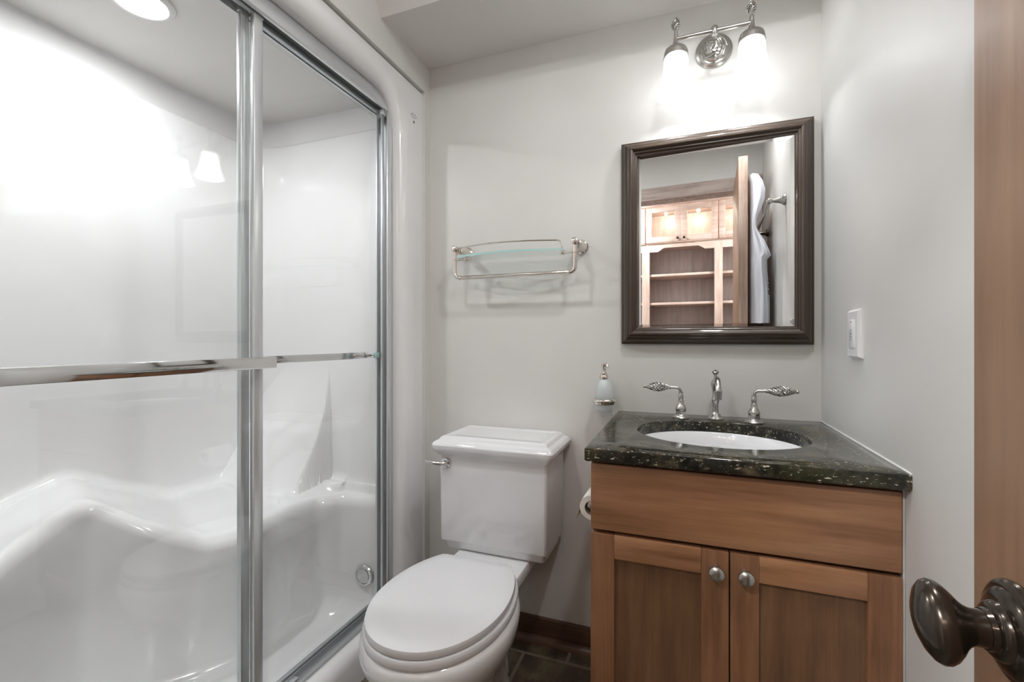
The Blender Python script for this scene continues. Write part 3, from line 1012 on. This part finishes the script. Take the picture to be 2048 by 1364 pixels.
# bevelled mirror glass, its door a touch ajar on the right
ph = math.radians(-1.6)
cxm, cym = (MX0 + MX1) / 2, 1.569
gm = MB()
GRs = []
for ins, dy in ((.053, .003), (.053, .0012), (.0655, 0.0)):
    ring = []
    for x, z in ((MX0 + ins, MZ0 + ins), (MX1 - ins, MZ0 + ins), (MX1 - ins, MZ1 - ins), (MX0 + ins, MZ1 - ins)):
        ring.append(V((x, cym + dy + (x - cxm) * math.tan(ph), z)))
    GRs.append(ring)
gm.rings(GRs, True, True, True)
gm.build('mirror_glass', 'mirror', mc, 1)
MB().box(MX0 + .03, MX1 - .03, 1.5825, D - .001, MZ0 + .03, MZ1 - .03).build('backing', 'frame', mc)

# ================================================================== vanity light
vl = empty('vanity_light', (.094, D, 2.03), 'brushed nickel two lamp fixture with frosted bell shades above the mirror', 'wall light')
MB().lathe([(0, 0), (.054, 0), (.0555, .003), (.054, .007), (.047, .010), (.046, .013), (.042, .0165), (.036, .018), (.034, .021), (.030, .022), (0, .023)], (.094, D, 2.03), (0, -1, 0), 44).build('backplate', 'nickel', vl)
cg = MB()
for k_ in range(8):
    pts = []
    for i in range(16):
        t = i / 15
        r = .031 * (1 - t) ** .8 + .006
        a = 2 * PI * k_ / 8 + 2.2 * t
        pts.append(V((.094 + r * math.cos(a), D - .022 - .045 * t ** .8, 2.03 + r * math.sin(a))))
    cg.tube(pts, .0026, 7)
cg.build('twisted_boss', 'nickel', vl)
yb_ = 1.47
zb_ = 2.0155
ar = MB()
ar.tube([(.094, D - .06, 2.03), (.093, D - .09, 2.03), (.091, 1.485, 2.026), (.089, yb_, 2.019), (.089, yb_, zb_)], .0072, 12)
ar.lathe([(.0, -.013), (.008, -.012), (.0098, -.008), (.0098, .010), (.008, .013), (0, .0135)], (.089, yb_, zb_), n=22)
ar.tube([(-.019, yb_, zb_), (.187, yb_, zb_)], .0066, 14)
ar.build('cross_bar', 'nickel', vl)
rib = lambda t, z: 1 + .012 * math.cos(36 * t) * (1 if z < -.058 else 0)
for x in (-.019, .187):
    h = MB().lathe([(0, .026), (.0042, .024), (.0058, .020), (.0060, .010), (.0068, .004), (.0076, -.008), (.0092, -.011), (.0100, -.015), (.0155, -.022), (.022, -.026), (.0265, -.0285), (.0315, -.033), (.0345, -.042), (.0355, -.051), (.0365, -.0555), (.034, -.057), (0, -.057)], (x, yb_, zb_), n=36)
    hd = h.build('shade_holder', 'nickel', vl)
    f = MB().cage((x, yb_, zb_ + .024), (x, yb_, zb_ + .064), .0024, .0122, 7, .85, .0019, 22)
    f.build('twisted_finial', 'nickel', hd)
    b = MB()
    bp = [(.0325, -.052), (.0345, -.062), (.0350, -.075), (.0365, -.095), (.0400, -.115), (.0460, -.135), (.0530, -.150), (.0575, -.160), (.0590, -.166), (.0590, -.170)]
    b.lathe(bp + [(r - .0025, z) for r, z in bp[::-1]], (x, yb_, zb_), n=108, cap=False, mod=rib)
    b.build('bell_shade', 'bell', vl, 60)['label'] = 'lit frosted glass bell shade'
    u = MB().lathe([(0, -.06), (.012, -.060), (.013, -.068), (.018, -.076), (.022, -.085), (.022, -.092), (.018, -.101), (.010, -.107), (0, -.108)], (x, yb_, zb_), n=24)
    u.build('bulb', 'bulb', vl)
    lamp('vanity_bulb_lamp', 'POINT', (x, yb_, zb_ - .128), 1.0, .018)

# ================================================================== dimmer switch
sw = empty('dimmer_switch', (XR, 1.297, 1.057), 'white dimmer switch plate on the right wall beside the mirror', 'light switch')
sp = MB()
for ins, dx in ((.004, 0), (0, .002)):
    pass
sp.rings([[V((XR - dx, y, z)) for y, z in ((1.2585 + i, 1.057 + i), (1.3355 - i, 1.057 + i), (1.3355 - i, 1.1715 - i), (1.2585 + i, 1.1715 - i))] for dx, i in ((0, 0), (.0045, 0), (.0055, .0025), (.0095, .003), (.0105, .005))])
sp.build('wall_plate', 'wplastic', sw, 20)
MB().box(XR - .0135, XR - .0095, 1.2805, 1.3135, 1.081, 1.1475, .001).build('paddle', 'wplastic', sw)
ds = MB()
ds.box(XR - .0140, XR - .0130, 1.297, 1.2985, 1.106, 1.123); ds.box(XR - .0140, XR - .0130, 1.2905, 1.2985, 1.122, 1.1235); ds.box(XR - .0140, XR - .0130, 1.2905, 1.2985, 1.1055, 1.107)
ds.box(XR - .0140, XR - .0130, 1.2915, 1.294, 1.113, 1.1165); ds.box(XR - .0140, XR - .0130, 1.294, 1.297, 1.0975, 1.102); ds.box(XR - .0140, XR - .0130, 1.295, 1.298, 1.141, 1.1445)
ds.build('slider_marks', 'greyline', sw)['label'] = 'small grey dimmer outline and marks'

# ================================================================== wooden door and knob
DF, DB, DE = .2145, .2595, .463
do = MB().box(DF, DB, -.262 + .03, DE, .012, 2.068, .0015)
door = tag(do.build('door_1', 'doorwood'), 'brown wooden bathroom door standing open at the right edge', 'door', kind='structure')
MB().box(DF + .001, DB - .001, DE - .0005, DE + .0006, .014, 2.066).build('door_edge', 'dooredge', door)['label'] = 'pale rough grained door edge'
ky, kz = .409, .900
for sgn, xf in ((-1, DF), (1, DB)):
    ro_ = MB().lathe([(0, 0), (.0335, 0), (.0345, .0025), (.0335, .005), (.0305, .007), (.0285, .0072), (.027, .009), (.0225, .0115), (.0195, .012), (.0185, .0145), (.0165, .0165), (.0140, .017), (.0132, .020), (.0118, .0205)], (xf, ky, kz), (sgn, 0, 0), 48)
    rp = ro_.build('knob_rosette', 'bronze', door)
    if sgn > 0:
        continue
    kb = MB()
    # neck blending into an egg that leans back at its foot
    kd = V((0, -.60, -.80)).normalized(); ks = V((0, .80, -.60)).normalized(); kx = V((-1, 0, 0))
    c0 = V((xf, ky, kz))
    rings = []
    prof = [(.018, .0128, .0128), (.022, .0120, .0120), (.0265, .0120, .0118), (.030, .0138, .0125), (.033, .0168, .0138), (.036, .0212, .0156), (.0395, .0250, .0176), (.043, .0272, .0190), (.0465, .0276, .0192), (.050, .0258, .0180), (.0535, .0214, .0152), (.0562, .0148, .0108), (.058, .0076, .0056), (.0584, .0004, .0004)]
    for dx, ra, rb_ in prof:
        rings.append([c0 + kx * dx + kd * (ra * math.cos(2 * PI * i / 40)) + ks * (rb_ * math.sin(2 * PI * i / 40)) for i in range(40)])
    kb.rings(rings)
    kb.build('egg_knob', 'bronze', door, 60)['label'] = 'dark bronze egg shaped knob'
hk = empty('robe_hook', (DB, .36, 1.92), 'small metal hook on the far side of the door', 'hook')
h = MB().lathe([(0, 0), (.012, 0), (.011, .004), (.006, .006)], (DB, .36, 1.93), (1, 0, 0), 20)
h.tube([(DB, .36, 1.93), (DB + .018, .36, 1.925), (DB + .028, .36, 1.93), (DB + .03, .36, 1.945)], .004, 10)
h.build('hook', 'nickel', hk)
# bathrobe
rb = MB()
lv = [(2.005, .285, .296, .010), (1.995, .272, .318, .04), (1.96, .266, .336, .060), (1.91, .265, .347, .075), (1.86, .266, .343, .085), (1.80, .268, .324, .09), (1.755, .269, .309, .095), (1.70, .269, .309, .10), (1.66, .268, .325, .105), (1.63, .267, .342, .115), (1.575, .266, .362, .125), (1.548, .266, .370, .130), (1.530, .266, .352, .130), (1.47, .266, .353, .135), (1.40, .266, .360, .14), (1.33, .266, .365, .145), (1.25, .266, .366, .15), (1.1, .266, .366, .155), (.98, .266, .362, .16), (.975, .270, .355, .15)]
rings = []
for j, (z, xa, xb, hy) in enumerate(lv):
    ring = []
    for i in range(72):
        t = 2 * PI * i / 72
        c_, s_ = math.cos(t), math.sin(t)
        fold = 1 + (1 - math.exp(-((z - 1.728) / .04) ** 2)) * (.10 * math.sin(7 * t + z * 3) + .07 * math.sin(12 * t + 1 + z * 2)) * min(1, (2.02 - z) * 5) * (1 if c_ > -.3 else .3)
        x = (xa + xb) / 2 + (xb - xa) / 2 * math.copysign(abs(c_) ** .8, c_) * (fold if c_ > 0 else 1)
        ring.append(V((max(x, xa), .345 + hy * s_ * fold * .8, z)))
    rings.append(ring)
rb.rings(rings)
ob = tag(rb.build('bathrobe', 'robe', ang=80), 'white bathrobe hanging behind the door, seen in the mirror', 'bathrobe')
ink = MB()
for i in range(7):
    z = 1.405 - i * .011
    ink.box(.357 + .003 * math.sin(i * 2.1), .3625 + .003 * math.sin(i * 2.1), .418 + .004 * (i % 3), .424 + .004 * (i % 3), z, z + .006)

ink.build('embroidery', 'ink', ob)['label'] = 'small dark embroidered marks'

# ================================================================== towel bar on the right wall
tb_ = empty('towel_rack', (XR, .5, 1.73), 'brushed nickel towel bar on the right wall reflected in the mirror', 'towel bar')
for y in (.786, .10):
    p = MB().lathe([(0, 0), (.024, 0), (.0255, .003), (.0245, .006), (.020, .012), (.0165, .016), (.0165, .019), (.0140, .021), (.0115, .030), (.0085, .045), (.0075, .052)], (XR, y, 1.728), (-1, 0, 0), 26)
    p.sphere((XR - .063, y, 1.728), .0135, n=20)
    p.build('post', 'nickel', tb_)
MB().tube([(XR - .063, .10, 1.728), (XR - .063, .786, 1.728)], .0075, 14).build('bar', 'nickel', tb_)

# ================================================================== bookcase beyond the doorway
YK = -1.30
bc = empty('bookcase', (0, -1.48, 0), 'built in maple bookcase with lit glass upper cabinets, seen in the mirror', 'bookcase')
bays = [(-1.105, -.495), (-.495, .147 + .0), (.147, .79)]
cs = MB()
MB().box(-1.115, .80, -1.668, -1.6525, .0, 2.40).build('back_panel', 'caseback', bc)
for x in (-1.105, -.487, .140, .79):
    w2 = .034
    cs.box(x - w2, x + w2, YK - .02, YK, .08, 2.0)
    cs.box(x - .009, x + .009, -1.652, YK - .02, .0, 2.40)
cs.build('carcass', 'shelfwoodv', bc)
rl_ = MB()
rl_.box(-1.14, .825, -1.652, YK - .001, 2.345, 2.40, .002)
rl_.box(-1.14, .825, YK, YK + .02, 2.372, 2.385, .004); rl_.box(-1.14, .825, YK, YK + .035, 2.385, 2.405, .004)
rl_.build('crown', 'shelfwood', bc)
MB().box(-1.14, .825, -1.652, YK - .001, 1.985, 2.002).build('cabinet_floor', 'shelfwood', bc)
MB().box(-1.14, .825, -1.652, YK - .001, .0, .08).build('plinth', 'shelfwood', bc)
for a, b in ((-1.105, -.487), (-.487, .140), (.140, .79)):
    x0, x1 = a + .034, b - .034
    zt, zl, za = 2.0, 1.922, 1.956
    poly = [(x0, zt), (x0, zl), (x0 + .075, zl), (x0 + .082, zl + .004), (x0 + .12, za - .006), (x0 + .135, za), (x1 - .135, za), (x1 - .12, za - .006), (x1 - .082, zl + .004), (x1 - .075, zl), (x1, zl), (x1, zt)]
    av = MB()
    tb2 = bmesh.new()
    A = [tb2.verts.new((x, YK - .02, z)) for x, z in poly]; B = [tb2.verts.new((x, YK, z)) for x, z in poly]
    for L_ in (A, B):
        f = tb2.faces.new(L_)
    for i in range(len(poly)):
        j = (i + 1) % len(poly)
        tb2.faces.new((A[i], A[j], B[j], B[i]))
    bmesh.ops.recalc_face_normals(tb2, faces=list(tb2.faces))
    bmesh.ops.triangulate(tb2, faces=[f for f in tb2.faces if len(f.verts) > 4])
    av.add(tb2)
    av.build('arched_valance', 'shelfwood', bc)
    for z in (1.715, 1.448, 1.18, .90, .60, .30):
        MB().box(a + .009, b - .009, -1.652, YK - .022, z - .022, z, .002).build('shelf', 'shelfwood', bc)
    # pairs of glass doors
    xm = (a + b) / 2
    for k_, (d0, d1) in enumerate(((a + .004, xm - .0015), (xm + .0015, b - .004))):
        s_ = .052
        d = MB()
        d.box(d0, d0 + s_, YK + .001, YK + .021, 2.006, 2.336, .002); d.box(d1 - s_, d1, YK + .001, YK + .021, 2.006, 2.336, .002)
        d.box(d0 + s_, d1 - s_, YK + .001, YK + .021, 2.006, 2.058, .002); d.box(d0 + s_, d1 - s_, YK + .001, YK + .021, 2.284, 2.336, .002)
        do_ = d.build('glass_door', 'shelfwood', bc)
        MB().box(d0 + s_ - .003, d1 - s_ + .003, YK + .009, YK + .012, 2.055, 2.287).build('pane', 'bookglass', do_)
        kx_ = d1 - .026 if k_ == 0 else d0 + .026
        MB().lathe([(0, 0), (.006, 0), (.005, .008), (.010, .014), (.012, .019), (.009, .024), (0, .026)], (kx_, YK + .021, 2.032), (0, 1, 0), 20).build('knob', 'bronze', do_)
    for side_, x in (('left', a + .17), ('right', b - .17)):
        pk = empty('puck_light', (x, -1.44, 2.3445), 'small puck light in the %s lit bookcase cabinet, its %s one in the mirror' % ({-1.105: 'left', -.487: 'middle', .140: 'right'}[a], side_), 'cabinet light', 'puck lights in the bookcase')
        MB().lathe([(0, 0), (.033, 0), (.033, -.006), (.024, -.010), (0, -.010)], (x, -1.44, 2.3445), n=24).build('housing', 'nickel', pk)
        MB().lathe([(0, -.0102), (.022, -.0102), (.022, -.012), (0, -.0125)], (x, -1.44, 2.3445), n=24).build('lens', 'puck', pk)
        lamp('puck_lamp', 'POINT', (x, -1.44, 2.31), 1.3, .015, (1, .93, .82))
